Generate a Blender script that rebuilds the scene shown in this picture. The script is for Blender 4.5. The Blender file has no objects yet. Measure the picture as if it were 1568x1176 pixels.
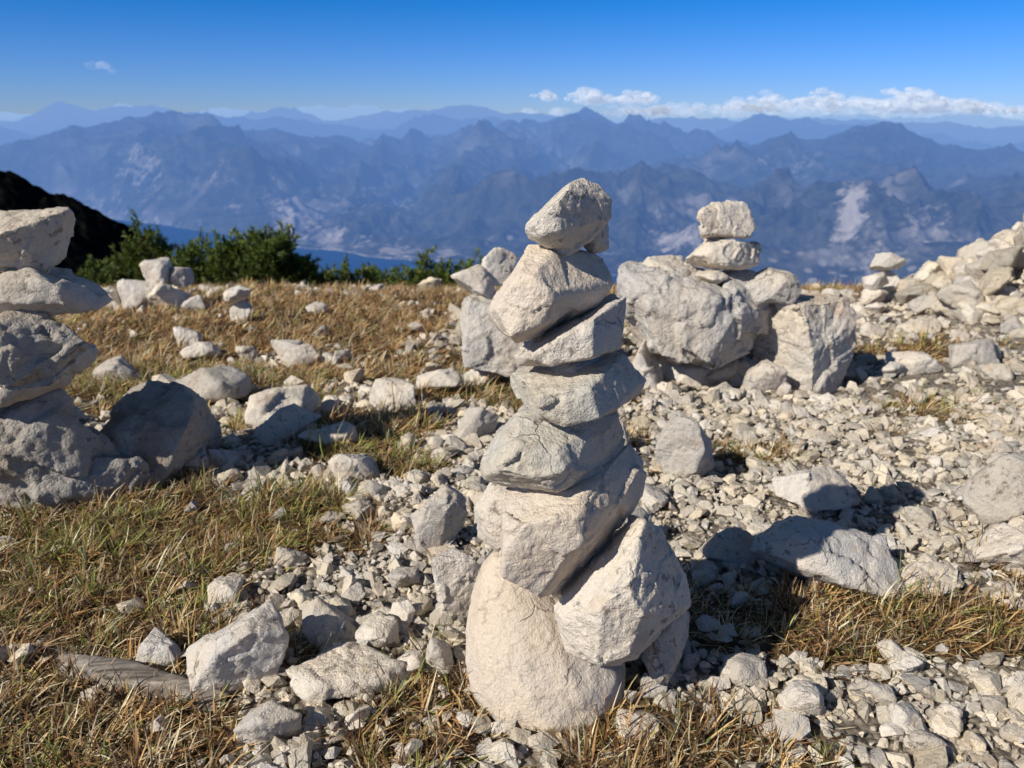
import bpy, bmesh, math, random
import numpy as np
from mathutils import Vector, Matrix, noise
rnd = random.Random(7)
rs = np.random.RandomState(11)
scene = bpy.context.scene
COL = scene.collection
SUN_EL = math.radians(35)
SD = Vector((-0.80*math.cos(SUN_EL), -0.60*math.cos(SUN_EL), math.sin(SUN_EL)))

# ------------------------------------------------------------------ numpy noise
_lat = rs.rand(256, 256)
def vn(x, y, f, s=0):
    x = np.asarray(x, float)*f + 17.3*s + 500; y = np.asarray(y, float)*f + 9.1*s + 500
    xi = np.floor(x).astype(int); yi = np.floor(y).astype(int)
    fx = x-xi; fy = y-yi
    fx = fx*fx*(3-2*fx); fy = fy*fy*(3-2*fy)
    g = lambda a, b: _lat[a % 256, b % 256]
    return (g(xi, yi)*(1-fx)+g(xi+1, yi)*fx)*(1-fy)+(g(xi, yi+1)*(1-fx)+g(xi+1, yi+1)*fx)*fy
def fbm(x, y, f, s=0, o=4):
    r = 0; a = .5; t = 0
    for i in range(o):
        r = r+a*vn(x, y, f*2**i, s+i*3); t += a; a *= .5
    return r/t
def ridged(x, y, f, s=0, o=5):
    r = 0; a = .5; t = 0
    c, sn = math.cos(.6), math.sin(.6)
    for i in range(o):
        n = 1-np.abs(2*vn(x, y, f*2.07**i, s+i*5)-1)
        r = r+a*n*n; t += a; a *= .52
        x, y = x*c-y*sn, x*sn+y*c
    return r/t

# ------------------------------------------------------------------ ground height & cover
def H(x, y):
    x = np.asarray(x, float); y = np.asarray(y, float)
    z = -0.08*np.maximum(y-1.5, 0)
    z = z-0.36*np.log1p(np.exp(np.clip((y-5.4)*4, -30, 30)))/4
    z = z-np.where(y > 12, (y-12)*.12, 0)
    z = z+.60*np.exp(-((x-3.15)/.72)**2-((y-3.8)/.85)**2)
    z = z+(.035*(fbm(x, y, 1.6, 1)-.5)+.014*(fbm(x, y, 7, 2)-.5))*np.clip(y, .3, 3)*.8
    return z
def Hs(x, y): return float(H(np.array([x]), np.array([y]))[0])
PATCH = [(-.80,1.32,.47,.42,1),(-1.6,1.3,.55,.7,1),(-.66,.86,.36,.24,1),(-.62,1.08,.26,.2,.9),(-.13,.86,.10,.15,.8),(.15,.79,.15,.10,.9),
 (.70,1.09,.34,.095,1),(.36,.80,.07,.06,.7),(-.37,1.98,.21,.36,1),(-.10,2.6,.22,.42,1),(-1.35,3.9,1.45,1.5,1),(-2.2,3.0,1.2,.8,.9),
 (1.65,3.1,.40,.22,.9),(1.3,2.2,.18,.17,.6),(1.95,5.0,.9,.5,1),(.55,1.82,.13,.07,.7),(.30,1.85,.07,.06,.6),(.37,1.08,.10,.09,.8),
 (.95,1.27,.10,.07,.7),(.2,.45,.6,.25,.8),(1.5,.6,.5,.3,.7),(.2,4.7,1.2,.8,.9),(1.05,2.65,.1,.08,.6),(.98,1.95,.1,.06,.5)]
def G(x, y):
    x = np.asarray(x, float); y = np.asarray(y, float)
    g = np.zeros_like(x)
    wob = (fbm(x, y, 6, 9)-.5)*1.7
    for cx, cy, rx, ry, s in PATCH:
        d = np.sqrt(((x-cx)/rx)**2+((y-cy)/ry)**2)+wob
        g = np.maximum(g, s*np.clip((1.12-d)/.3, 0, 1))
    g = np.where(y > 5.3, np.maximum(g, .9), g)
    return g

# ------------------------------------------------------------------ material helpers
class NT:
    def __init__(s, name):
        s.m = bpy.data.materials.new(name); s.m.use_nodes = True
        s.t = s.m.node_tree; s.t.nodes.clear()
    def n(s, typ, ins=None, **kw):
        nd = s.t.nodes.new(typ)
        for k, v in kw.items(): setattr(nd, k, v)
        for k, v in (ins or {}).items():
            if isinstance(v, bpy.types.NodeSocket): s.t.links.new(v, nd.inputs[k])
            else: nd.inputs[k].default_value = v
        return nd
    def math(s, op, a, b=0.0, c=0.0):
        return s.n('ShaderNodeMath', {0: a, 1: b, 2: c}, operation=op).outputs[0]
    def mix(s, f, a, b, bt='MIX'):
        return s.n('ShaderNodeMix', {0: f, 6: a, 7: b}, data_type='RGBA', blend_type=bt).outputs[2]
    def ramp(s, f, lo, hi, a=0., b=1.):
        return s.n('ShaderNodeMapRange', {0: f, 1: lo, 2: hi, 3: a, 4: b}).outputs[0]
    def noise(s, v, sc, det=4, rough=.55):
        return s.n('ShaderNodeTexNoise', {'Vector': v, 'Scale': sc, 'Detail': det, 'Roughness': rough}).outputs[0]
    def out(s, sh): s.n('ShaderNodeOutputMaterial', {0: sh}); return s.m
def C(r, g, b): return (r, g, b, 1)

def limestone(name, gravel=False, k=1.0, sc=1.0, dirt=1.0, rough=1.0, hue=(1, 1, 1)):
    n = NT(name)
    K = lambda r, g, b: C(r*k*hue[0], g*k*hue[1], b*k*hue[2])
    tc = n.n('ShaderNodeTexCoord').outputs['Object']
    if gravel:
        at = n.n('ShaderNodeAttribute', attribute_name='tint').outputs['Color']; v = tc
    else:
        r = n.n('ShaderNodeObjectInfo').outputs['Random']
        off = n.n('ShaderNodeVectorMath', {0: tc, 1: n.n('ShaderNodeCombineXYZ', {0: n.math('MULTIPLY', r, 31.), 1: n.math('MULTIPLY', r, 17.)}).outputs[0]}, operation='ADD')
        v = off.outputs[0]
    n1 = n.noise(v, 7*sc, 5); n2 = n.noise(v, 19*sc, 6, .65); n3 = n.noise(v, 85*sc, 5, .7); n4 = n.noise(v, 330*sc, 3)
    c = n.mix(n.ramp(n1, .40, .60), K(.72, .675, .61), K(.77, .675, .55))
    c = n.mix(n.ramp(n2, .55, .70, 0, .6*dirt), c, K(.55, .43, .31))
    c = n.mix(n.ramp(n3, .55, .70, 0, .55*dirt), c, K(.38, .35, .31))
    c = n.mix(n.ramp(n4, .35, .62, .4, 0), c, K(.49, .44, .38))
    # iron staining in a few places, small dark lichen specks, hairline cracks
    st = n.ramp(n.noise(v, 5.3*sc, 7, .7), .60, .68, 0, .55*dirt)
    c = n.mix(st, c, K(.50, .32, .18))
    spots = n.ramp(n.math('ADD', n.noise(v, 60*sc, 4, .6), n.math('MULTIPLY', n1, .4)), .83, .89)
    c = n.mix(n.math('MULTIPLY', spots, .65*dirt), c, C(.14, .12, .10))
    wv = n.n('ShaderNodeVectorMath', {0: v, 1: n.n('ShaderNodeVectorMath', {0: n.n('ShaderNodeTexNoise', {'Vector': v, 'Scale': 30.*sc, 'Detail': 4.}).outputs['Color'], 3: .035/sc}, operation='SCALE').outputs[0]}, operation='ADD').outputs[0]
    ve = n.n('ShaderNodeTexVoronoi', {'Vector': wv, 'Scale': 9.*sc}, feature='DISTANCE_TO_EDGE').outputs[0]
    crack = n.math('MULTIPLY', n.ramp(ve, 0, .016, 1, 0), n.ramp(n.noise(v, 8*sc, 2), .54, .62))
    c = n.mix(n.math('MULTIPLY', crack, .5), c, C(.14, .12, .10))
    if gravel: c = n.mix(1.0, c, at, 'MULTIPLY')
    else:
        c = n.mix(1.0, c, n.n('ShaderNodeCombineColor', {0: n.ramp(r, 0, 1, .88, 1.05), 1: n.ramp(r, 0, 1, .89, 1.03), 2: n.ramp(r, 0, 1, .91, 1.0)}).outputs[0], 'MULTIPLY')
    vor = n.n('ShaderNodeTexVoronoi', {'Vector': v, 'Scale': 60.*sc}).outputs[0]
    h = n.math('ADD', n.math('MULTIPLY', n2, 1.1), n.math('ADD', n.math('MULTIPLY', n3, .6), n.math('ADD', n.math('MULTIPLY', n4, .24), n.math('MULTIPLY', n.ramp(vor, 0, .22), .08))))
    h = n.math('SUBTRACT', h, n.math('MULTIPLY', crack, .25))
    b = n.n('ShaderNodeBump', {'Height': h, 'Distance': .0105/sc*rough, 'Strength': .9}).outputs[0]
    p = n.n('ShaderNodeBsdfPrincipled', {'Base Color': c, 'Roughness': .9, 'Specular IOR Level': .2, 'Normal': b})
    return n.out(p.outputs[0])
M_ROCK = limestone('limestone')
M_DARKROCK = limestone('limestone_grey', k=.80)
M_COOL = limestone('limestone_dull', k=.86, dirt=.7, rough=.8, hue=(.985, 1, .975))
M_SMOOTH = limestone('limestone_smooth', k=.90, dirt=.5, rough=.7, hue=(1.03, .985, .94))
M_BIG = limestone('limestone_weathered', k=.90, sc=.5)
M_BOULD = limestone('limestone_dark', k=.62, sc=.6)
M_GRAV = limestone('limestone_gravel', True, 1.0)

def blade_mat(name, tr=.25):
    n = NT(name)
    at = n.n('ShaderNodeAttribute', attribute_name='tint').outputs['Color']
    d = n.n('ShaderNodeBsdfPrincipled', {'Base Color': at, 'Roughness': .5, 'Specular IOR Level': .4})
    t = n.n('ShaderNodeBsdfTranslucent', {'Color': at})
    return n.out(n.n('ShaderNodeMixShader', {0: tr, 1: d.outputs[0], 2: t.outputs[0]}).outputs[0])
M_GRASS = blade_mat('grass_blades'); M_NEED = blade_mat('pine_needles', .15)

n = NT('stony_soil')
tc = n.n('ShaderNodeTexCoord').outputs['Object']
g = n.n('ShaderNodeAttribute', attribute_name='grass').outputs['Fac']
a = n.noise(tc, 35, 6, .7); b_ = n.noise(tc, 5, 4); vo = n.n('ShaderNodeTexVoronoi', {'Vector': tc, 'Scale': 75.})
cg = n.mix(n.ramp(a, .35, .65), C(.15, .125, .095), C(.46, .40, .33))
cg = n.mix(.5, cg, n.mix(n.ramp(vo.outputs[0], 0, .6), C(.52, .46, .39), C(.09, .075, .055)))
cs = n.mix(n.ramp(a, .35, .68), C(.035, .022, .012), C(.15, .09, .04))
cs = n.mix(n.ramp(b_, .45, .65, 0, .5), cs, C(.13, .085, .03))
c = n.mix(g, cg, cs)
bp = n.n('ShaderNodeBump', {'Height': n.math('ADD', a, n.math('MULTIPLY', vo.outputs[0], -.8)), 'Distance': .012, 'Strength': .9}).outputs[0]
M_GROUND = n.out(n.n('ShaderNodeBsdfPrincipled', {'Base Color': c, 'Roughness': .95, 'Specular IOR Level': .1, 'Normal': bp}).outputs[0])

# ------------------------------------------------------------------ mesh helpers
def mesh_np(name, V, F, mat, tint=None, smooth=False, extra=None):
    me = bpy.data.meshes.new(name)
    V = np.ascontiguousarray(V, dtype=np.float32); F = np.ascontiguousarray(F, dtype=np.int32)
    k = F.shape[1]
    me.vertices.add(len(V)); me.vertices.foreach_set('co', V.ravel())
    me.loops.add(F.size); me.loops.foreach_set('vertex_index', F.ravel())
    me.polygons.add(len(F))
    me.polygons.foreach_set('loop_start', np.arange(0, F.size, k, dtype=np.int32))
    me.polygons.foreach_set('loop_total', np.full(len(F), k, dtype=np.int32))
    me.polygons.foreach_set('use_smooth', np.full(len(F), smooth))
    if tint is not None:
        at = me.attributes.new('tint', 'FLOAT_COLOR', 'POINT')
        t4 = np.ones((len(V), 4), np.float32); t4[:, :3] = tint
        at.data.foreach_set('color', t4.ravel())
    if extra is not None:
        at = me.attributes.new(extra[0], 'FLOAT', 'POINT'); at.data.foreach_set('value', extra[1].astype(np.float32).ravel())
    me.update(calc_edges=True); me.validate()
    for m in (mat if isinstance(mat, (list, tuple)) else [mat]): me.materials.append(m)
    ob = bpy.data.objects.new(name, me); COL.objects.link(ob)
    return ob

def hull_bm(pts, cuts, seed):
    r = random.Random(seed)
    bm = bmesh.new()
    for p in pts: bm.verts.new(Vector(p))
    for i in range(cuts+1):
        bmesh.ops.convex_hull(bm, input=bm.verts[:])
        for v in [v for v in bm.verts if not v.link_faces]: bm.verts.remove(v)
        if i == cuts: break
        d = Vector((r.gauss(0, 1), r.gauss(0, 1), r.gauss(0, .8))).normalized()
        ds = [v.co.dot(d) for v in bm.verts]; mx, mn = max(ds), min(ds)
        th = mx-(mx-mn)*r.uniform(.04, .13)
        bmesh.ops.bisect_plane(bm, geom=bm.verts[:]+bm.edges[:]+bm.faces[:], plane_co=d*th, plane_no=d, clear_outer=True)
        co = [v.co.copy() for v in bm.verts]
        bm.free(); bm = bmesh.new()
        for p in co: bm.verts.new(p)
    bmesh.ops.recalc_face_normals(bm, faces=bm.faces[:])
    return bm

def displaced(bm, vox, seed, size, amp=1.0, chip=1.0):
    me = bpy.data.meshes.new('tmp'); bm.to_mesh(me); bm.free()
    ob = bpy.data.objects.new('tmp', me); COL.objects.link(ob)
    md = ob.modifiers.new('r', 'REMESH'); md.mode = 'VOXEL'; md.voxel_size = vox; md.use_smooth_shade = True
    dg = bpy.context.evaluated_depsgraph_get(); dg.update()
    m2 = bpy.data.meshes.new_from_object(ob.evaluated_get(dg))
    bpy.data.objects.remove(ob); bpy.data.meshes.remove(me)
    o = Vector((seed*3.7 % 91, seed*1.3 % 57, seed*2.1 % 33))
    k = 1/size
    nor = [v.normal.copy() for v in m2.vertices]
    nz = noise.noise
    for v, nn in zip(m2.vertices, nor):
        q = v.co*k+o
        # fracture facets: every cell of a warped Voronoi pattern is its own tilted plane
        w = q+Vector((nz(q*6), nz(q*6+Vector((9, 2, 4))), nz(q*6+Vector((3, 8, 1)))))*.06
        p1 = noise.voronoi(w*2.6)[1][0]
        cv = noise.cell_vector(p1*53.7)-Vector((.5, .5, .5))
        a = chip*((w*2.6-p1).dot(cv)*.068+(cv.x+cv.y)*.015)
        p2 = noise.voronoi(w*7.5)[1][0]
        cv = noise.cell_vector(p2*31.1)-Vector((.5, .5, .5))
        a += chip*((w*7.5-p2).dot(cv)*.020+cv.x*.006)
        a += nz(q*2.3)*.014+nz(q*13)*.006+nz(q*29)*.004+nz(q*60)*.002
        v.co += nn*(a*amp*size)
    m2.update()
    return m2

def add_rock(name, pts, vox, seed, mat=M_ROCK, parent=None, cuts=5, amp=1.0, chip=1.0):
    c = sum((Vector(p) for p in pts), Vector())/len(pts)
    q = [Vector(p)-c for p in pts]
    size = max((p.length for p in q))*1.4
    me = displaced(hull_bm(q, cuts, seed), vox, seed, size, amp, chip)
    me.materials.append(mat)
    ob = bpy.data.objects.new(name, me); COL.objects.link(ob); ob.location = c
    if parent: ob.parent = parent
    return ob

def blob_pts(w, d, h, seed, n=15, p=3.0, flat=.75):
    r = random.Random(seed); out = []
    for i in range(n):
        v = Vector((r.gauss(0, 1), r.gauss(0, 1), r.gauss(0, 1))).normalized()
        L = (abs(v.x)**p+abs(v.y)**p+abs(v.z)**p)**(1/p)
        v = v/L*r.uniform(.84, 1.06)
        v.z = max(v.z, -flat)
        out.append(v)
    # normalise so that the requested width, depth and height are really reached
    ex = [max(abs(min(q[i] for q in out)), max(q[i] for q in out)) for i in range(3)]
    return [Vector((q.x/ex[0]*w/2, q.y/ex[1]*d/2, q.z/ex[2]*h/2)) for q in out]

def rock_at(name, x, yf, w, d, h, rot=0, seed=1, mat=M_ROCK, parent=None, z=None, tilt=(0, 0), vox=None, p=3.0, sink=.12, cuts=4, amp=1.0, n=14):
    R = Matrix.Rotation(math.radians(rot), 3, 'Z') @ Matrix.Rotation(math.radians(tilt[0]), 3, 'X') @ Matrix.Rotation(math.radians(tilt[1]), 3, 'Y')
    y = yf+d*.45
    zc = (Hs(x, y)+h*.5*(.8)-h*sink) if z is None else z
    c = Vector((x, y, zc))
    pts = [R @ q+c for q in blob_pts(w, d, h, seed, p=p, n=n)]
    return add_rock(name, pts, vox or max(.0026, max(w, d)/52), seed, mat, parent, cuts, amp)

def outline_rock(name, ol, y0, d, seed, parent=None, mat=M_ROCK, fs=.62, bs=.7, lift=.006, vox=.0028, cuts=3, amp=.8, chip=1.0, keel=.16):
    # keel: how far left of the middle the stone's front edge sits (its right flank turns away)
    r = random.Random(seed)
    P = [(x/1000, z/1000) for x, z in ol]
    cx = sum(p[0] for p in P)/len(P); cz = sum(p[1] for p in P)/len(P)
    wd = max(p[0] for p in P)-min(p[0] for p in P)
    pts = []
    for i, (x, z) in enumerate(P):
        right = (x-cx)/wd > .12
        pts.append((x, y0+(r.uniform(.05, .35) if right else r.uniform(-.25, .05))*d*.5, z))
        if i % 2 == 0 or len(P) < 8:
            f = fs+r.uniform(-.10, .10)
            fx = cx-keel*wd+(x-cx)*f*(.62 if right else .85)
            pts.append((fx, y0-d/2*r.uniform(.8, 1), cz+(z-cz)*f+lift))
        f = bs+r.uniform(-.1, .1)
        pts.append((cx+(x-cx)*f, y0+d/2*r.uniform(.85, 1), cz+(z-cz)*f))
    return add_rock(name, pts, vox, seed, mat, parent, cuts, amp, chip)

def empty(name, loc=(0, 0, 0)):
    e = bpy.data.objects.new(name, None); COL.objects.link(e); e.empty_display_size = .1
    return e

# ------------------------------------------------------------------ ground sheet
nx, ny = 640, 620
u = np.linspace(-5.6, 5.6, nx); v = np.linspace(-4.3, 5.3, ny)
gx = np.sinh(u)*1.0; gy = 1.4+np.sinh(v)*1.0
X, Y = np.meshgrid(gx, gy)
Gm = G(X, Y)
fade = np.clip(1-np.hypot(X, Y-1.5)/6, 0, 1)
Z = H(X, Y)+fade*(.014*(fbm(X, Y, 22, 5)-.5)+.012*(fbm(X, Y, 45, 6)-.5))
V = np.stack([X, Y, Z], -1).reshape(-1, 3)
i = np.arange(ny-1)[:, None]*nx+np.arange(nx-1)[None, :]
F = np.stack([i, i+1, i+nx+1, i+nx], -1).reshape(-1, 4)
mesh_np('ground', V, F, M_GROUND, smooth=True, extra=('grass', Gm.ravel()))

# ------------------------------------------------------------------ central cairn
cairn = empty('stone_cairn')
Y0 = .93
outline_rock('top_stone', [(83,731),(104,722),(121,706),(119,684),(95,655),(66,640),(40,644),(14,664),(17,676),(32,692),(54,712),(69,726)], Y0, .11, 21, cairn, vox=.0022, keel=.2)
outline_rock('second_stone', [(20,650),(52,648),(95,646),(120,635),(128,601),(111,579),(70,556),(38,540),(10,533),(-17,548),(-28,575),(-12,601),(6,629)], Y0, .15, 22, cairn, vox=.0025, mat=M_SMOOTH)
outline_rock('wedge_stone', [(88,680),(108,690),(122,668),(124,640),(100,632),(84,650)], Y0+.045, .05, 23, cairn, vox=.0024, keel=0)
outline_rock('third_stone', [(33,538),(93,564),(143,590),(158,560),(148,523),(96,510),(46,500),(7,503),(1,517)], Y0, .14, 24, cairn, vox=.0025, keel=.1, mat=M_ROCK)
outline_rock('fourth_stone', [(-8,490),(55,493),(144,513),(178,474),(166,450),(102,424),(64,426),(1,447),(-13,466)], Y0, .17, 25, cairn, mat=M_COOL, keel=.05)
outline_rock('fifth_stone', [(9,438),(64,432),(98,425),(138,436),(154,393),(143,345),(101,334),(31,340),(-36,343),(-43,369),(-23,409)], Y0, .18, 26, cairn, mat=M_COOL, keel=.14)
outline_rock('sixth_stone', [(-12,328),(84,333),(159,382),(182,355),(179,307),(131,240),(61,168),(15,190),(-17,230)], Y0, .19, 27, cairn, mat=M_SMOOTH, keel=.2)
outline_rock('side_stone', [(-54,277),(-27,321),(20,330),(20,215),(-20,205),(-50,226)], Y0+.05, .09, 28, cairn, keel=0)
outline_rock('seventh_stone', [(54,168),(100,218),(170,306),(202,275),(236,207),(246,160),(197,107),(170,80),(106,76),(76,103)], Y0-.035, .15, 38, cairn, mat=M_ROCK, keel=.10)
outline_rock('prop_stone', [(262,119),(264,57),(251,5),(207,5),(180,63),(200,131),(240,140)], Y0+.03, .13, 30, cairn, mat=M_DARKROCK)
# egg-shaped base: rings of points from foot to shoulder
base = []
for (z, cx, cy, rx, ry) in [(-25,52,.945,105,.095),(10,54,.945,120,.108),(50,50,.95,120,.102),(95,28,.96,96,.085),(140,12,.97,70,.068),(178,2,.975,46,.05),(200,-4,.98,22,.03)]:
    for k in range(11):
        t = k/11*6.283+z*.01
        base.append((cx+rx*math.cos(t), cy+ry*math.sin(t), z))
add_rock('base_stone', [(x/1000, y, z/1000) for x, y, z in base], .003, 31, M_SMOOTH, cairn, 2, .42, .5)
rock_at('chock_stone', .02, .93, .10, .10, .08, 10, 33, parent=cairn, z=.175, mat=M_DARKROCK)
rock_at('back_stone', .12, .97, .17, .12, .20, 10, 34, parent=cairn, z=.11, mat=M_DARKROCK)
for k, (fx, fz, fw) in enumerate([(.06, .335, .13), (.09, .428, .11), (.08, .497, .10), (.07, .533, .08), (.06, .645, .06)]):
    rock_at('chip_%d' % k, fx, .90, fw, .09, .035, 0, 35+k*7, parent=cairn, z=fz, mat=M_DARKROCK)

# ------------------------------------------------------------------ left cairn on boulder
lc = empty('stone_cairn')
rock_at('boulder', -1.07, 1.45, .50, .36, .36, 12, 41, parent=lc, vox=.006, sink=.1, mat=M_BOULD, cuts=6, amp=1.5)
rock_at('boulder_side', -.86, 1.56, .30, .36, .28, -20, 42, parent=lc, vox=.006, mat=M_BOULD, cuts=6, amp=1.5)
rock_at('boulder_foot', -.93, 1.48, .24, .18, .15, 30, 47, parent=lc, vox=.005, mat=M_BOULD, cuts=6, amp=1.5)
rock_at('slab_lower', -1.04, 1.44, .35, .26, .10, 8, 43, parent=lc, z=.285, tilt=(0, -6), mat=M_DARKROCK)
rock_at('pitted_stone', -1.00, 1.40, .27, .18, .15, -5, 44, parent=lc, z=.36, mat=M_BOULD, amp=2.0)
rock_at('slab_upper', -1.02, 1.48, .34, .24, .145, 0, 45, parent=lc, z=.447, p=6, mat=M_DARKROCK)
rock_at('top_stone', -.995, 1.50, .24, .16, .14, 15, 46, parent=lc, z=.552, p=5, mat=M_DARKROCK)

# ------------------------------------------------------------------ right cairn on boulders
rc = empty('stone_cairn')
outline_rock('boulder', [(342,325),(458,345),(676,290),(870,275),(912,177),(915,64),(766,0),(544,15),(440,60),(370,180)], 2.52, .42, 51, rc, vox=.006, fs=.75, amp=1.5, mat=M_BIG, cuts=5, chip=1.4, keel=.05)
def boxrock(name, cx, cy, cz, w, d, h, rot, seed, parent, mat=M_BIG, vox=.005, j=.10):
    r = random.Random(seed); R = Matrix.Rotation(math.radians(rot), 3, 'Z'); pts = []
    for sx in (-1, 1):
        for sy in (-1, 1):
            for sz in (-1, 1):
                pts.append(R @ Vector((sx*w/2*(1-r.random()*j*2.5), sy*d/2*(1-r.random()*j*2.5), sz*h/2*(1-r.random()*j*1.6)))+Vector((cx, cy, cz)))
    return add_rock(name, pts, vox, seed, mat, parent, 6, 1.4)
boxrock('block', .985, 2.52, .055, .27, .25, .36, 38, 52, rc)
rock_at('lump', .84, 2.42, .22, .18, .13, 0, 53, parent=rc, z=.27, vox=.004, mat=M_BIG)
rock_at('lump_b', .47, 2.44, .26, .20, .17, 0, 59, parent=rc, z=.28, vox=.004, mat=M_BIG)
rock_at('small_prop', .64, 2.42, .12, .12, .06, 0, 54, parent=rc, z=.30, vox=.004)
rock_at('flat_stone', .69, 2.42, .29, .19, .115, 0, 55, parent=rc, z=.37, vox=.0035, p=4)
rock_at('top_stone', .69, 2.42, .235, .16, .135, 5, 56, parent=rc, z=.475, vox=.0035, tilt=(0, -5))
rock_at('under_stone', .62, 2.45, .26, .2, .13, 0, 57, parent=rc, vox=.006)
rock_at('under_stone_b', .80, 2.50, .24, .2, .14, 30, 58, parent=rc, vox=.006)
lb = empty('rock_pile')
boxrock('block', -.055, 2.52, .10, .23, .20, .27, 5, 67, lb, j=.18)
rock_at('upper_stone', -.13, 2.50, .15, .14, .14, 0, 62, parent=lb, z=.26, vox=.005)
rock_at('top_stone', -.03, 2.52, .17, .13, .14, 20, 63, parent=lb, z=.31, vox=.005)
rock_at('low_stone', -.10, 2.46, .22, .2, .12, 0, 64, parent=lb, vox=.005)
rock_at('low_stone_b', .20, 2.50, .3, .3, .22, 0, 65, parent=lb, vox=.006)
rock_at('front_chunk', .43, 2.36, .15, .12, .22, 10, 66, parent=lb, vox=.005)

# ------------------------------------------------------------------ individual rocks
RK = [ # x, yfront, w, d, h, rot, tilt
 (-.140,1.27,.115,.08,.18,10,(-12,10)),(-.078,1.06,.10,.07,.16,15,(-14,-14)),(-.395,.885,.165,.14,.14,15,(0,10)),
 (-.290,1.01,.115,.09,.075,-10,(0,8)),(-.205,.99,.085,.07,.055,20,(0,-8)),(-.24,.90,.20,.11,.045,14,(0,0)),
 (-.325,.79,.10,.08,.07,0,(0,0)),(-.365,1.60,.14,.12,.10,30,(0,10)),(-.47,1.82,.17,.12,.07,0,(0,0)),
 (-.115,1.86,.165,.12,.115,5,(0,0)),(-.37,2.16,.17,.14,.11,25,(0,0)),(-.24,2.33,.20,.14,.11,-10,(0,5)),
 (-.97,2.25,.30,.20,.13,5,(0,4)),(-.66,1.98,.26,.22,.13,30,(0,-8)),(-.60,1.84,.20,.15,.10,20,(0,-8)),
 (-.80,1.66,.2,.14,.09,0,(0,0)),(-.70,1.72,.12,.1,.07,40,(0,0)),(-.83,2.78,.21,.14,.09,0,(0,0)),
 (.41,1.60,.16,.12,.18,20,(0,22)),(.565,1.16,.32,.15,.13,-8,(-10,5)),(.66,1.45,.21,.13,.10,8,(0,5)),
 (1.06,1.38,.24,.18,.17,0,(0,0)),(.945,1.22,.15,.12,.10,10,(0,0)),(.83,2.33,.17,.14,.13,10,(0,0)),
 (.43,1.24,.14,.1,.08,0,(0,10)),(.75,1.17,.17,.10,.04,10,(0,0)),(-1.42,3.2,.15,.12,.12,0,(0,0)),
 (-.90,3.4,.12,.1,.06,0,(0,0)),(-1.02,3.9,.12,.1,.07,0,(0,0)),(-.54,.96,.08,.06,.05,0,(0,0)),(-.115,.95,.055,.05,.06,0,(0,0)),
 (-.50,1.12,.06,.06,.05,0,(0,0)),(-1.25,2.9,.18,.12,.09,0,(0,0)),(-1.36,2.5,.2,.14,.1,0,(0,0)),(.62,.97,.06,.05,.03,0,(0,0)),
 (.41,.86,.07,.05,.06,30,(10,0)),(.35,.93,.07,.05,.05,0,(0,20)),(.80,.80,.1,.08,.05,0,(0,0)),(.17,.82,.07,.06,.03,0,(0,0)),
 (.23,1.30,.10,.08,.1,20,(0,0)),(.30,1.45,.09,.08,.08,50,(0,10)),(.26,1.75,.12,.1,.1,0,(0,0)),(-.19,1.15,.06,.05,.05,0,(0,0)),
 (1.02,2.95,.2,.15,.12,0,(0,0)),(1.45,2.6,.2,.15,.09,0,(0,0)),(1.75,2.75,.2,.15,.12,0,(0,0))]
for i, (x, y, w, d, h, r, t) in enumerate(RK):
    rock_at('limestone_rock', x, y, w, d, h*1.08, r, 100+i*3, M_ROCK if i % 3 else M_DARKROCK, tilt=t, vox=max(.0026, w/46 if y < 1.7 else w/32), n=12)
for (x, y, s) in [(-1.32, 3.62, 1.0), (2.05, 4.15, 1.5), (1.93, 4.0, 1.1)]:
    e = empty('stone_cairn'); z = Hs(x, y)
    rock_at('lower_stone', x, y, .13*s, .1*s, .11*s, 0, int(s*10), parent=e, vox=.005, z=z+.05*s)
    rock_at('upper_stone', x-.005, y, .15*s, .1*s, .08*s, 10, int(s*10)+1, parent=e, vox=.005, z=z+.13*s, tilt=(0, -8))
e = empty('rock_pile')
for i, (x, y, w, h, dz) in enumerate([(-2.05,4.1,.26,.2,0),(-1.86,4.05,.24,.16,0),(-1.95,4.15,.2,.16,.14),(-1.83,4.2,.17,.12,.12),(-2.2,4.1,.24,.14,0),(-1.72,4.0,.16,.1,0)]):
    rock_at('stone_%d' % i, x, y, w, w*.8, h, i*30, 300+i, parent=e, z=Hs(x, y)+h*.4+dz, vox=.007)

# ------------------------------------------------------------------ rock variants for instancing
def arr(me):
    V = np.empty(len(me.vertices)*3); me.vertices.foreach_get('co', V); V = V.reshape(-1, 3)
    me.calc_loop_triangles()
    F = np.empty(len(me.loop_triangles)*3, dtype=np.int32); me.loop_triangles.foreach_get('vertices', F)
    return V, F.reshape(-1, 3)
chips = []
for s in range(26):
    r = random.Random(900+s)
    bm = hull_bm(blob_pts(1, r.uniform(.6, .95), r.uniform(.38, .75), 900+s, n=r.choice([9, 11, 14]), p=3.0), 1, s)
    bmesh.ops.bevel(bm, geom=bm.edges[:], offset=.022, segments=1, affect='EDGES', clamp_overlap=True)
    bmesh.ops.triangulate(bm, faces=bm.faces[:])
    me = bpy.data.meshes.new('c'); bm.to_mesh(me); bm.free(); chips.append(arr(me)); bpy.data.meshes.remove(me)
lumps = []
for s in range(14):
    r = random.Random(500+s)
    me = displaced(hull_bm(blob_pts(1, r.uniform(.6, .95), r.uniform(.45, .8), 500+s, n=12), 4, s), .038, s, 1.0, 1.1)
    lumps.append(arr(me)); bpy.data.meshes.remove(me)

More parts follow.
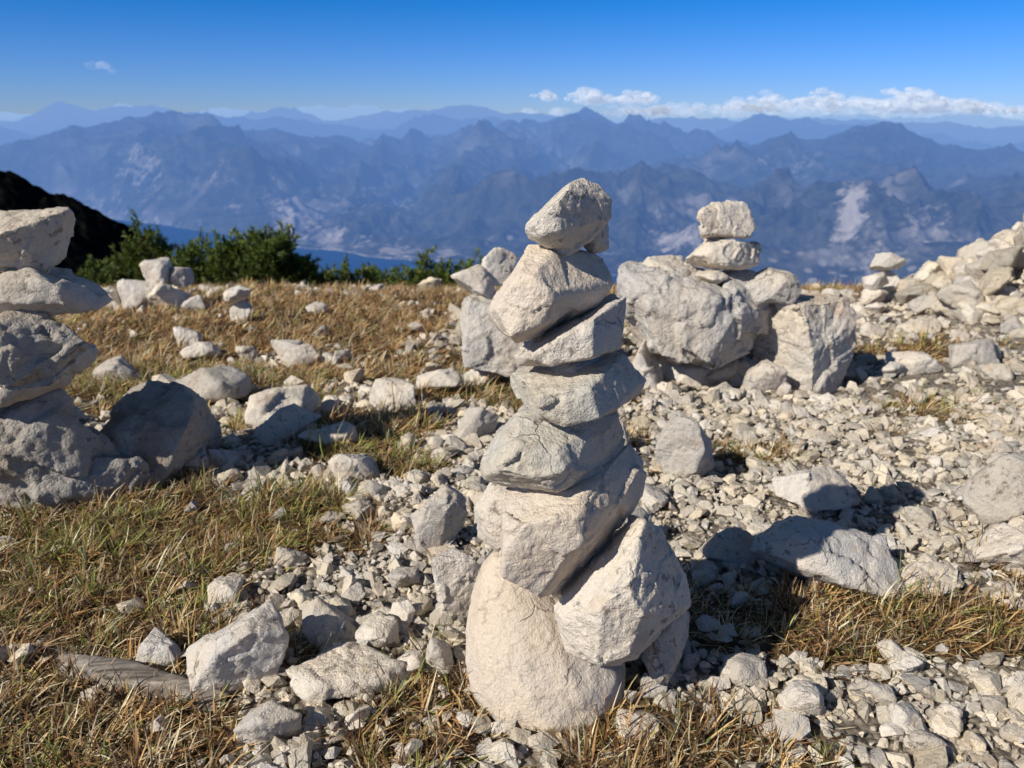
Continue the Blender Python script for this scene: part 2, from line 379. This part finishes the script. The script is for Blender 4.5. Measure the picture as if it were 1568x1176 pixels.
def stones(name, variants, P, S, mat, tiltmax, smooth):
    N = len(P); vid = rs.randint(0, len(variants), N)
    yaw = rs.rand(N)*6.283; tx = rs.randn(N)*tiltmax; ty = rs.randn(N)*tiltmax
    tone = rs.rand(N); val = .62+.46*rs.rand(N)
    tint = np.stack([val*(1+.02*tone), val*(1-.02*tone), val*(1.02-.15*tone)], -1)
    Vs, Fs, Ts = [], [], []; off = 0
    for k, (V, F) in enumerate(variants):
        idx = np.where(vid == k)[0]
        if not len(idx): continue
        cy, sy = np.cos(yaw[idx]), np.sin(yaw[idx]); o = np.zeros(len(idx)); e1 = o+1
        Rz = np.array([[cy, -sy, o], [sy, cy, o], [o, o, e1]]).transpose(2, 0, 1)
        c, s = np.cos(tx[idx]), np.sin(tx[idx]); Rx = np.array([[e1, o, o], [o, c, -s], [o, s, c]]).transpose(2, 0, 1)
        c, s = np.cos(ty[idx]), np.sin(ty[idx]); Ry = np.array([[c, o, s], [o, e1, o], [-s, o, c]]).transpose(2, 0, 1)
        R = Rz @ Rx @ Ry
        W = np.einsum('nij,vj->nvi', R, V)*S[idx][:, None, None]+P[idx][:, None, :]
        n_, v_ = len(idx), len(V)
        Vs.append(W.reshape(-1, 3)); Fs.append((F[None]+(np.arange(n_)*v_)[:, None, None]+off).reshape(-1, 3))
        Ts.append(np.repeat(tint[idx], v_, 0)); off += n_*v_
    return mesh_np(name, np.concatenate(Vs), np.concatenate(Fs), mat, np.concatenate(Ts), smooth)

def scatter(n, x0, x1, y0, y1, smin, smax, pw, ing, dens=None, zf=.25):
    x = x0+(x1-x0)*rs.rand(n); y = y0+(y1-y0)*rs.rand(n)
    keep = np.abs(x) < y*.85+.55
    g = G(x, y); pr = (1-g)*(.55+.9*fbm(x, y, 3.3, 21))+ing*g
    keep &= rs.rand(n) < pr
    x, y = x[keep], y[keep]; m = len(x)
    s = smin*(1-rs.rand(m)*(1-(smin/smax)**pw))**(-1/pw)
    z = H(x, y)+s*(zf*rs.rand(m)+.02)
    return np.stack([x, y, z], -1), s
P1, S1 = scatter(21000, -1.3, 1.9, .45, 2.3, .014, .06, 2.0, .025)
P2, S2 = scatter(15000, -3.5, 4.0, 2.2, 5.4, .022, .09, 2.2, .03)
P3, S3 = scatter(5000, -.5, 1.6, .5, 1.6, .008, .018, 1.5, .02, zf=.9)
stones('gravel', chips, np.concatenate([P1, P2, P3]), np.concatenate([S1, S2, S3]), M_GRAV, .42, False)
Pa, Sa = scatter(720, -1.3, 1.9, .5, 2.4, .045, .085, 2.0, .02, zf=.2)
Pb, Sb = scatter(600, -3.2, 3.6, 2.3, 5.2, .06, .18, 1.8, .06, zf=.2)
k = ~((np.abs(Pa[:, 0]-.08) < .20) & (np.abs(Pa[:, 1]-.93) < .17)); Pa, Sa = Pa[k], Sa[k]
stones('rubble', lumps, np.concatenate([Pa, Pb]), np.concatenate([Sa, Sb]), M_GRAV, .3, True)
n_ = 800
a_ = rs.rand(n_)*6.283; r_ = np.sqrt(rs.rand(n_))*1.1
xx = 3.15+r_*np.cos(a_)*1.0; yy = 3.7+r_*np.sin(a_)*.9; ss = .08+.19*rs.rand(n_)**2
stones('boulder_heap', lumps, np.stack([xx, yy, H(xx, yy)+ss*.5*rs.rand(n_)], -1), ss, M_GRAV, .5, True)

# ------------------------------------------------------------------ grass
def blades(x, y, L, W, az, lean, tint, curl):
    N = len(x); z = H(x, y)-.004
    d = np.stack([np.cos(az), np.sin(az)], -1); s = np.stack([-np.sin(az), np.cos(az)], -1)
    V = np.empty((N, 4, 2, 3)); T = np.empty((N, 4, 2, 3))
    hx = np.zeros(N); hz = np.zeros(N); ang = lean.copy()
    for k in range(4):
        w = W*[1, .9, .62, .08][k]*.5
        for j, sg in ((0, -1), (1, 1)):
            V[:, k, j, 0] = x+d[:, 0]*hx+s[:, 0]*w*sg
            V[:, k, j, 1] = y+d[:, 1]*hx+s[:, 1]*w*sg
            V[:, k, j, 2] = z+np.maximum(hz, .002)+w*sg*.3
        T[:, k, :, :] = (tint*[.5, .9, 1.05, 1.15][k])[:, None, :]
        hx = hx+np.sin(ang)*L/3; hz = hz+np.cos(ang)*L/3; ang = ang+curl
    b = (np.arange(N)*8)[:, None, None]
    q = np.array([[0, 1, 3, 2], [2, 3, 5, 4], [4, 5, 7, 6]])[None]
    return V.reshape(-1, 3), (b+q).reshape(-1, 4), T.reshape(-1, 3)
# straw, tan, pale straw, brown, dark brown, olive, green
PAL = np.array([[.70,.48,.21],[.55,.32,.13],[.84,.70,.46],[.32,.165,.07],[.09,.052,.027],[.34,.36,.09],[.16,.25,.045]])
def pick(n, w):
    w = np.array(w, float); w /= w.sum()
    i = rs.choice(len(PAL), n, p=w)
    return np.minimum(PAL[i]*(.75+.5*rs.rand(n))[:, None], .9)
def tufts(nt, x0, x1, y0, y1, per, rad, L0, L1, W, wts, gmin=.25, green=0.):
    x = x0+(x1-x0)*rs.rand(nt); y = y0+(y1-y0)*rs.rand(nt)
    den = .10+1.3*fbm(x, y, 7, 31)
    k = (rs.rand(nt) < (G(x, y)-gmin+.1)*1.4*den) & (np.abs(x) < y*.85+.6) & (G(x, y) > gmin)
    x, y = x[k], y[k]; m = len(x)
    sc = (.5+.9*rs.rand(m)); cg = rs.rand(m)*.6+.4*(1-np.clip((fbm(x, y, 2.5, 40)-.3)*2.5, 0, 1)); br = .5+.7*rs.rand(m)
    cg = cg-.22*np.exp(-((x+.36)/.25)**2-((y-1.95)/.4)**2)
    N = m*per; ti = np.repeat(np.arange(m), per)
    a = rs.rand(N)*6.283; rr = rad*np.sqrt(rs.rand(N))*sc[ti]
    bx = x[ti]+np.cos(a)*rr; by = y[ti]+np.sin(a)*rr
    az = a+rs.randn(N)*.6
    lean = np.clip(.35+rr/rad*.8+rs.randn(N)*.35, .05, 1.5)
    L = (L0+(L1-L0)*rs.rand(N))*sc[ti]
    t = pick(N, wts)*br[ti][:, None]
    gr = (cg[ti] < green) & (rs.rand(N) < .6)
    t[gr] = PAL[5]*(.5+.8*rs.rand(gr.sum()))[:, None]
    return blades(bx, by, L, W*(.6+.8*rs.rand(N)), az, lean, t, rs.randn(N)*.22+.22)
def thatch(n, x0, x1, y0, y1, L, W, wts):
    x = x0+(x1-x0)*rs.rand(n); y = y0+(y1-y0)*rs.rand(n)
    k = (rs.rand(n) < G(x, y)) & (np.abs(x) < y*.85+.6)
    x, y = x[k], y[k]; N = len(x)
    return blades(x, y, L*(.5+rs.rand(N)), W*(.6+.8*rs.rand(N)), rs.rand(N)*6.283, 1.1+.35*rs.rand(N), pick(N, wts)*.8, rs.randn(N)*.12)
parts = [tufts(4600, -1.7, 1.6, .5, 1.75, 34, .020, .026, .066, .0025, [3,2.4,3.2,2.4,3,.55,.45], green=.31),
         tufts(2600, -2.0, 2.0, 1.7, 2.8, 26, .028, .04, .08, .003, [3,3,3,1.8,1,.5,.4], green=.38),
         tufts(6500, -4.2, 4.2, 2.7, 6.2, 20, .04, .035, .085, .0048, [4,4.6,2.6,2.4,.7,.2,.1], green=.20),
         thatch(80000, -1.7, 1.6, .5, 1.8, .045, .0024, [3,3,3,3,3.6,.25,.1]),
         thatch(75000, -4, 4, 1.8, 5.6, .07, .0048, [4,4.8,2.4,2.8,.8,.2,.1])]
Vs, Fs, Ts = [], [], []; off = 0
for V, F, T in parts:
    Vs.append(V); Fs.append(F+off); Ts.append(T); off += len(V)
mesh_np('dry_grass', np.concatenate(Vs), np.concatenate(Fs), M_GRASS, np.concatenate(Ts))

# weathered branch lying in the grass
n = NT('weathered_wood'); tc = n.n('ShaderNodeTexCoord').outputs['Object']
mp = n.n('ShaderNodeMapping', {'Vector': tc, 'Rotation': (0, 0, .3), 'Scale': (6, 90, 90)}).outputs[0]
a = n.noise(mp, 1.0, 5)
M_WOOD = n.out(n.n('ShaderNodeBsdfPrincipled', {'Base Color': n.mix(n.ramp(a, .35, .65), C(.06, .05, .04), C(.36, .31, .26)), 'Roughness': .9,
   'Normal': n.n('ShaderNodeBump', {'Height': a, 'Distance': .008}).outputs[0]}).outputs[0])
pts = [(-.70,.985,.02),(-.66,.975,.03),(-.58,.955,.035),(-.50,.925,.035),(-.42,.895,.025),(-.37,.885,.02),(-.70,.96,.0),(-.58,.92,.0),(-.48,.89,.0),(-.38,.86,.0),(-.60,.93,.03),(-.46,.895,.03)]
add_rock('weathered_branch', pts, .003, 77, M_WOOD, None, 2, .5, .5)

# ------------------------------------------------------------------ mountain pines
n = NT('pine_bark'); M_BARK = n.out(n.n('ShaderNodeBsdfPrincipled', {'Base Color': C(.09, .065, .045), 'Roughness': .9}).outputs[0])
def pine(name, spots, seed):
    r = np.random.RandomState(seed); Vs, Fs, Ts, Mi = [], [], [], []; off = 0
    for (cx, cy, w, h, nb, nt) in spots:
        z0 = Hs(cx, cy)-.05
        for b in range(nb):
            az = r.rand()*6.283; out = np.sqrt(r.rand())*w/2; top = h*(1-.45*(2*out/w)**2)*r.uniform(.70, 1.06)
            t = np.linspace(0, 1, 9)
            px = cx+np.cos(az)*out*np.sqrt(t); py = cy+np.sin(az)*out*np.sqrt(t); pz = z0+top*t**1.25
            P = np.stack([px, py, pz], -1)+np.cumsum(r.randn(9, 3)*.012, 0)
            rad = .016*(1-t)+.004
            ring = []
            for k in range(9):
                for q in range(4):
                    a = q*1.5708; ring.append(P[k]+[np.cos(a)*rad[k], np.sin(a)*rad[k], 0])
            Vs.append(np.array(ring)); f = []
            for k in range(8):
                for q in range(4):
                    f.append([off+k*4+q, off+k*4+(q+1) % 4, off+(k+1)*4+(q+1) % 4, off+(k+1)*4+q])
            Fs.append(np.array(f)); Mi += [1]*len(f); Ts.append(np.full((36, 3), .1)); off += 36
            for s in range(nt):
                tt = 1-r.rand()**1.4*.75; i0 = min(int(tt*8), 7); c = P[i0]+(P[i0+1]-P[i0])*(tt*8-i0)
                dirv = np.array([np.cos(az)*.5, np.sin(az)*.5, 1.0])+r.randn(3)*.5; dirv /= np.linalg.norm(dirv)
                c = c+r.randn(3)*.035; Ls = r.uniform(.06, .11); N = 34
                u_ = r.rand(N); root = c+dirv*(u_*Ls)[:, None]
                nd = dirv*.9+r.randn(N, 3)*.6; nd /= np.linalg.norm(nd, axis=1)[:, None]
                side = np.cross(nd, r.randn(N, 3)); side /= np.linalg.norm(side, axis=1)[:, None]+1e-9
                L = r.uniform(.03, .05, N)[:, None]; wd = .0045
                V = np.stack([root-side*wd, root+side*wd, root+nd*L+side*wd*.4, root+nd*L-side*wd*.4], 1)
                hrel = np.clip((c[2]-z0)/h, 0, 1)
                tn = np.array([.060, .095, .018])*(.30+1.3*hrel*r.uniform(.5, 1.5))+np.array([.08, .06, 0])*r.rand()*hrel  # sunlit tops painted into the needle tint, brighter and yellower with height
                Vs.append(V.reshape(-1, 3)); Fs.append((np.arange(N)*4)[:, None]+np.arange(4)[None]+off)
                Mi += [0]*N; Ts.append(np.tile(tn, (N*4, 1))); off += N*4
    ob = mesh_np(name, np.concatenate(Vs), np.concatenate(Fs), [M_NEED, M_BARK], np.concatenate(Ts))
    ob.data.polygons.foreach_set('material_index', np.array(Mi, dtype=np.int32))
    return ob
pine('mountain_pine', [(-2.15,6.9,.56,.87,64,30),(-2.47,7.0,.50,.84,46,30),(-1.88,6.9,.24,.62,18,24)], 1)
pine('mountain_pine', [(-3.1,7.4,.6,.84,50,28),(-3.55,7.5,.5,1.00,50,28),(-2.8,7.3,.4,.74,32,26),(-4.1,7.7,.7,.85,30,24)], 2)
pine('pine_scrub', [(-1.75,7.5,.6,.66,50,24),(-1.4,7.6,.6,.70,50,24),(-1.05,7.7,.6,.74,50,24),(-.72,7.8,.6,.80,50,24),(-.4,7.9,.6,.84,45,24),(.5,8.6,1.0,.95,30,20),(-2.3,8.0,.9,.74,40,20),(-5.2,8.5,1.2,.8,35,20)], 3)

# ------------------------------------------------------------------ distant setting, aerial haze painted into the materials as emission
def haze_mat(name, kind):
    n = NT(name)
    pos = n.n('ShaderNodeNewGeometry').outputs['Position']
    nor = n.n('ShaderNodeNewGeometry').outputs['Normal']
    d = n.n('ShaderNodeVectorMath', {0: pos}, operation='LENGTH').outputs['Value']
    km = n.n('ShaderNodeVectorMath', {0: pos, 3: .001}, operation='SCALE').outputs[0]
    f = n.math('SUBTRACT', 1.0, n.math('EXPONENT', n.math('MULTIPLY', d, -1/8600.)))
    nz = n.n('ShaderNodeSeparateXYZ', {0: nor}).outputs[2]
    pz = n.n('ShaderNodeSeparateXYZ', {0: pos}).outputs[2]
    if kind == 'land':
        a = n.noise(km, 1.1, 6, .6); b = n.noise(km, 4.5, 6, .7); big = n.noise(km, .42, 3)
        forest = n.mix(n.ramp(b, .35, .65), C(.02, .03, .016), C(.13, .13, .08))
        steep = n.ramp(nz, .88, .62)
        low = n.ramp(pz, -400, -1200)
        rockf = n.math('MULTIPLY', n.ramp(n.math('ADD', n.math('MULTIPLY', a, .6), n.math('MULTIPLY', big, .55)), .58, .70), n.math('MULTIPLY', n.ramp(steep, 0, 1, .05, .8), n.ramp(low, 0, 1, .35, .8)))
        c = n.mix(rockf, forest, C(.60, .54, .48))
        cl = n.n('ShaderNodeAttribute', attribute_name='cliff').outputs['Fac']
        fine = n.noise(km, 9.0, 5, .75)
        clf = n.math('MULTIPLY', n.ramp(n.math('ADD', cl, n.math('ADD', n.math('MULTIPLY', b, .9), n.math('MULTIPLY', fine, .9))), 1.26, 1.60), .85)
        c = n.mix(clf, c, C(.74, .66, .57))
        vo = n.n('ShaderNodeTexVoronoi', {'Vector': km, 'Scale': 6.5})
        town = n.math('MULTIPLY', n.ramp(vo.outputs[0], .36, .22), n.math('MULTIPLY', n.ramp(pz, -1050, -1500), n.ramp(big, .44, .52)))
        c = n.mix(n.math('MULTIPLY', town, .6), c, C(.66, .62, .56))
        surf = n.n('ShaderNodeBsdfDiffuse', {'Color': c}).outputs[0]
    elif kind == 'water':
        surf = n.n('ShaderNodeBsdfPrincipled', {'Base Color': C(.01, .035, .09), 'Roughness': .35, 'Specular IOR Level': .2}).outputs[0]
    else:
        surf = n.n('ShaderNodeBsdfDiffuse', {'Color': C(.9, .9, .9)}).outputs[0]
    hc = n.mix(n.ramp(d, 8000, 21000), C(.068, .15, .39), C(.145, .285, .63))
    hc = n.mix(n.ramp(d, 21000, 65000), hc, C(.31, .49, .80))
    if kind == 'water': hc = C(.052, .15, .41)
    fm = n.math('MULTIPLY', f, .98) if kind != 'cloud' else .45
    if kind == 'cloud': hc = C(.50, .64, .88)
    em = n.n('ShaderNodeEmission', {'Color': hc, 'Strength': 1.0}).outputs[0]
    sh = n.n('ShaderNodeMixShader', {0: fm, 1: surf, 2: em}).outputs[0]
    if kind == 'cloud':
        al = n.n('ShaderNodeAttribute', attribute_name='dens').outputs['Fac']
        sh = n.n('ShaderNodeMixShader', {0: al, 1: n.n('ShaderNodeBsdfTransparent').outputs[0], 2: sh}).outputs[0]
    return n.out(sh)
LAKE = -1600.
def prof(tab, az): t = np.array(tab); return np.interp(az, t[:, 0], t[:, 1])
na = 1000
az = np.linspace(-50, 50, na)
dd = np.exp(np.concatenate([np.linspace(math.log(130), math.log(6400), 50), np.linspace(math.log(6450), math.log(24000), 470), np.linspace(math.log(24200), math.log(95000), 130)]))
nd = len(dd)
A, D = np.meshgrid(az, dd)
Xf = D*np.sin(np.radians(A)); Yf = D*np.cos(np.radians(A))
Wx = Xf+(fbm(Xf, Yf, 1/2600., 60)-.5)*1500; Wy = Yf+(fbm(Xf, Yf, 1/2600., 64)-.5)*1500
shore = prof([(-60,17),(-28,14.6),(-26,13.8),(-22,12.2),(-18,10.9),(-15.8,10.2),(-11,9.5),(-8,9.2),(-4.8,8.9),(5,8.2),(30,7.3),(60,7.3)], A)*1000
shore = shore+(fbm(Xf, Yf, 1/1500., 3)-.5)*900
near = -60-.52*(D-130); near = near+(ridged(Xf, Yf, 1/700., 4)-.5)*np.clip(D*.12, 0, 150)
Zf = np.maximum(near, LAKE-80)
def massif(D0, tab, back, sd, amp, pw=.85):
    h = prof(tab, A)*D0
    f = np.clip((D-shore)/(D0-shore), 0, 1)
    z = np.where(D < D0, LAKE+(h-LAKE)*(f**pw), h-(D-D0)*back)
    r = ridged(Wx, Wy, 1/3300., sd+2, 3)-.50; r2 = ridged(Wx, Wy, 1/1150., sd+7, 5)-.48
    env = np.clip(f*3.5, 0, 1)*np.where(D < D0, np.clip((1.02-f)*4, .14, 1), .5)
    env2 = np.clip(f*5, 0, 1)*np.where(D < D0, np.clip((1.08-f)*5, .5, 1), .6)
    return z+r*amp*env+r2*amp*.50*env2
Ms = [massif(17500, [(-60,-.01),(-45,-.02),(-33,-.03),(-30,-.02),(-28,-.012),(-26,-.004),(-24.5,-.002),(-22,-.008),(-19.5,-.010),(-16,-.024),(-13,-.034),(-9,-.05),(-3,-.07),(5,-.09),(60,-.09)], .22, 10, 1000),
      massif(20000, [(-60,-.075),(-20,-.05),(-16,-.042),(-13,-.040),(-8,-.034),(-5,-.028),(-3,-.024),(0,-.016),(2,-.012),(4,-.002),(6,.003),(7.5,-.008),(9,-.010),(12,-.026),(16,-.04),(20,-.05),(25,-.055),(60,-.07)], .22, 30, 1200),
      massif(16000, [(-60,-.1),(5,-.09),(10,-.06),(14,-.036),(16,-.03),(18.5,-.024),(20,-.03),(22,-.022),(24.5,-.016),(26,-.024),(28,-.036),(32,-.036),(38,-.02),(60,-.02)], .22, 50, 1150),
      massif(11800, [(-60,-.16),(-18,-.15),(-14,-.125),(-10,-.108),(-4,-.125),(2,-.10),(8,-.085),(14,-.10),(20,-.078),(26,-.09),(33,-.07),(60,-.07)], .12, 70, 600)]
land = np.max(Ms, 0)
Zf = np.where(D > shore, np.maximum(np.maximum(land, Zf), LAKE+15), Zf)
def farr(D0, tab, amp, sd, w):
    h = prof(tab, A)*D0+(fbm(Xf, Yf, 1/2500., sd)-.5)*amp*.7+(ridged(Wx, Wy, 1/5000., sd+4)-.5)*amp*1.2
    return h-np.abs(D-D0)*w
F1 = farr(36000, [(-60,-.002),(-35,.0),(-31,.003),(-28.7,.008),(-27,.003),(-23.8,.008),(-20,-.002),(-15.8,.006),(-13,-.004),(-10.2,.004),(-6,.002),(-4,.006),(-1,-.002),(4,-.004),(14,-.010),(20,-.006),(26,-.008),(32,-.004),(60,-.004)], 800, 80, .25)
F2 = farr(27000, [(-60,-.02),(-33,-.012),(-28,-.02),(-20,-.010),(-16,-.002),(-13,-.014),(-9,-.014),(-6,-.010),(-2,-.016),(10,-.018),(16,-.012),(20,-.008),(30,-.016),(60,-.02)], 1000, 90, .25)
F3 = farr(62000, [(-60,.006),(-30,.006),(-20,.004),(-11,.009),(-8,.005),(0,.004),(10,.0),(30,-.002),(60,0)], 900, 95, .15)
Zf = np.where(D > 20500, np.maximum.reduce([Zf, F1, F2, F3, np.full_like(Zf, -1500)]), Zf)
# bare limestone faces above the shore
up = D-shore
cliff = np.zeros_like(D)
for (ca, wa, u0, wu, s) in [(-15.8,2.4,1500,1500,.72),(-13.2,1.3,700,900,.72),(-8.5,2.4,500,500,.70),(-4.5,1.6,400,500,.65),(23.2,1.1,1500,1100,.74),(25.0,1.2,900,700,.66),(28,1.6,1800,700,.55),(-25,1.8,1300,900,.45),(8,1.6,5200,1100,.50),(1.5,1.4,7500,900,.46),(19,3,6200,900,.50),(-20,3,1200,700,.42),(12,4,1500,900,.40)]:
    cliff = np.maximum(cliff, s*np.exp(-((A-ca)/wa)**2-((up-u0)/wu)**2))
cliff = cliff*(.45+1.1*ridged(Wx, Wy*.6, 1/800., 23, 5))*(up > 0)
V = np.stack([Xf, Yf, Zf], -1).reshape(-1, 3)
i = np.arange(nd-1)[:, None]*na+np.arange(na-1)[None, :]
F = np.stack([i, i+1, i+na+1, i+na], -1).reshape(-1, 4)
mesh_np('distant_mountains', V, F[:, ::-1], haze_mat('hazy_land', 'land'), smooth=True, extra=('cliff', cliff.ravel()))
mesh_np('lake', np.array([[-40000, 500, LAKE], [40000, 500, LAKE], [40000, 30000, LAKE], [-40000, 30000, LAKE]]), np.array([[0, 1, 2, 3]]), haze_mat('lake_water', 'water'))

# wooded hillside on the left, its shade put into a near-black colour
az = np.linspace(-62, -20, 420); rr = np.linspace(60, 330, 200)
A, D = np.meshgrid(az, rr)
crest = prof([(-62,12),(-45,5),(-38,-2),(-32.6,-9.8),(-29,-16.2),(-25.8,-25.5),(-24.0,-33),(-20,-58)], A)
xh = D*np.sin(np.radians(A)); yh = D*np.cos(np.radians(A))
zh = crest-np.abs(D-200)*.42+(fbm(xh, yh, .06, 3)-.5)*5+(vn(xh, yh, .55, 8)-.5)*1.6+(vn(xh, yh, 1.3, 4)-.5)*.7
i = np.arange(199)[:, None]*420+np.arange(419)[None, :]
n = NT('forest_painted_shade'); tc = n.n('ShaderNodeTexCoord').outputs['Object']
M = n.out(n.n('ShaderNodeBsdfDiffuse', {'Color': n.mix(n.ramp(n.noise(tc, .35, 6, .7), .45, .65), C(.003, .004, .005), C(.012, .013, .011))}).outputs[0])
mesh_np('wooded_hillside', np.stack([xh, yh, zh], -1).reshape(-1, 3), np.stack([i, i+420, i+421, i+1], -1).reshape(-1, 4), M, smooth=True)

# ------------------------------------------------------------------ clouds
bm = bmesh.new(); bmesh.ops.create_icosphere(bm, subdivisions=3, radius=1)
me = bpy.data.meshes.new('p'); bm.to_mesh(me); bm.free(); PV, PF = arr(me)
def clouds(name, groups, dist):
    Vs, Fs, Dn = [], [], []; off = 0
    for (az0, t0, wid, ht, cnt, r0, dens) in groups:
        for k in range(cnt):
            u_ = rnd.gauss(0, .45); a = math.radians(az0+u_*wid)
            env = max(.1, math.exp(-u_*u_*2.2))
            z = dist*(t0+ht*env*rnd.random()**1.3)
            R = r0*rnd.uniform(.5, 1.2)*(1.15-.5*(z/dist-t0)/max(ht, 1e-5)*.8)
            dd_ = dist+rnd.uniform(-2500, 2500)
            c = np.array([dd_*math.sin(a), dd_*math.cos(a), z])
            o = Vector((rnd.random()*50, rnd.random()*50, 3))
            nn = np.array([1+.45*noise.noise(Vector(p)*1.6+o)+.22*noise.noise(Vector(p)*4+o) for p in PV])
            V = PV*nn[:, None]*np.array([R*1.5, R*1.2, R*.75])+c
            Vs.append(V); Fs.append(PF+off); off += len(PV); Dn.append(np.full(len(PV), dens*rnd.uniform(.6, 1.2)))
    return mesh_np(name, np.concatenate(Vs), np.concatenate(Fs), M_CLOUD, smooth=True, extra=('dens', np.concatenate(Dn)))
M_CLOUD = haze_mat('cloud_white', 'cloud')
clouds('cloud_bank', [(2.2,.018,1.0,.010,10,230,.28),(5.2,.015,2.2,.014,24,260,.30),(8.7,.015,1.6,.013,22,230,.34),(16.5,.008,2.5,.020,26,260,.26),
  (20.5,.010,2.2,.016,26,270,.34),(25,.006,4.5,.022,60,300,.34),(28.5,.006,3,.008,20,260,.22),(15,.002,14,.008,60,330,.16),(31,.0,4,.006,14,260,.16)], 45000)
clouds('small_cloud', [(-26.2,.047,.5,.004,5,170,.11)], 45000)

# ------------------------------------------------------------------ light, sky, camera
w = bpy.data.worlds.new('World'); scene.world = w; w.use_nodes = True
nt = w.node_tree; bg = nt.nodes['Background']
sky = nt.nodes.new('ShaderNodeTexSky'); sky.sky_type = 'NISHITA'; sky.sun_disc = False
sky.sun_elevation = SUN_EL; sky.sun_rotation = math.atan2(SD.x, SD.y)
sky.altitude = 1700; sky.air_density = 1.0; sky.dust_density = .2; sky.ozone_density = 2.0
# clear mountain air: the horizon stays blue-white and the sky deepens quickly with elevation
tcw = nt.nodes.new('ShaderNodeTexCoord'); sep = nt.nodes.new('ShaderNodeSeparateXYZ'); nt.links.new(tcw.outputs['Generated'], sep.inputs[0])
cr = nt.nodes.new('ShaderNodeValToRGB'); nt.links.new(sep.outputs[2], cr.inputs[0])
els = cr.color_ramp.elements
els[0].position = 0; els[0].color = (.66, .98, 1.9, 1); els[1].position = .6; els[1].color = (1.0, .97, .95, 1)
for p_, c_ in [(.06, (.42, .88, 1.9, 1)), (.12, (.13, .80, 1.8, 1)), (.19, (.005, .72, 1.65, 1)), (.32, (.30, .75, 1.3, 1))]:
    e_ = els.new(p_); e_.color = c_
mx = nt.nodes.new('ShaderNodeVectorMath'); mx.operation = 'MULTIPLY'
nt.links.new(sky.outputs[0], mx.inputs[0]); nt.links.new(cr.outputs[0], mx.inputs[1])
nt.links.new(mx.outputs[0], bg.inputs[0]); bg.inputs[1].default_value = .058
sl = bpy.data.lights.new('sun', 'SUN'); sl.energy = 5.0; sl.angle = math.radians(.53); sl.color = (1, .94, .84)
so = bpy.data.objects.new('sun', sl); COL.objects.link(so); so.rotation_euler = SD.to_track_quat('Z', 'Y').to_euler()
cd = bpy.data.cameras.new('camera'); co = bpy.data.objects.new('camera', cd); COL.objects.link(co)
co.location = (0, 0, .8); co.rotation_euler = (math.radians(90-19.2), 0, 0)
cd.sensor_width = 36; cd.lens = 27.18; cd.clip_start = .05; cd.clip_end = 300000
cd.dof.use_dof = True; cd.dof.focus_distance = 1.05; cd.dof.aperture_fstop = 7.5
scene.camera = co
scene.view_settings.view_transform = 'Standard'; scene.view_settings.look = 'None'; scene.view_settings.exposure = 0
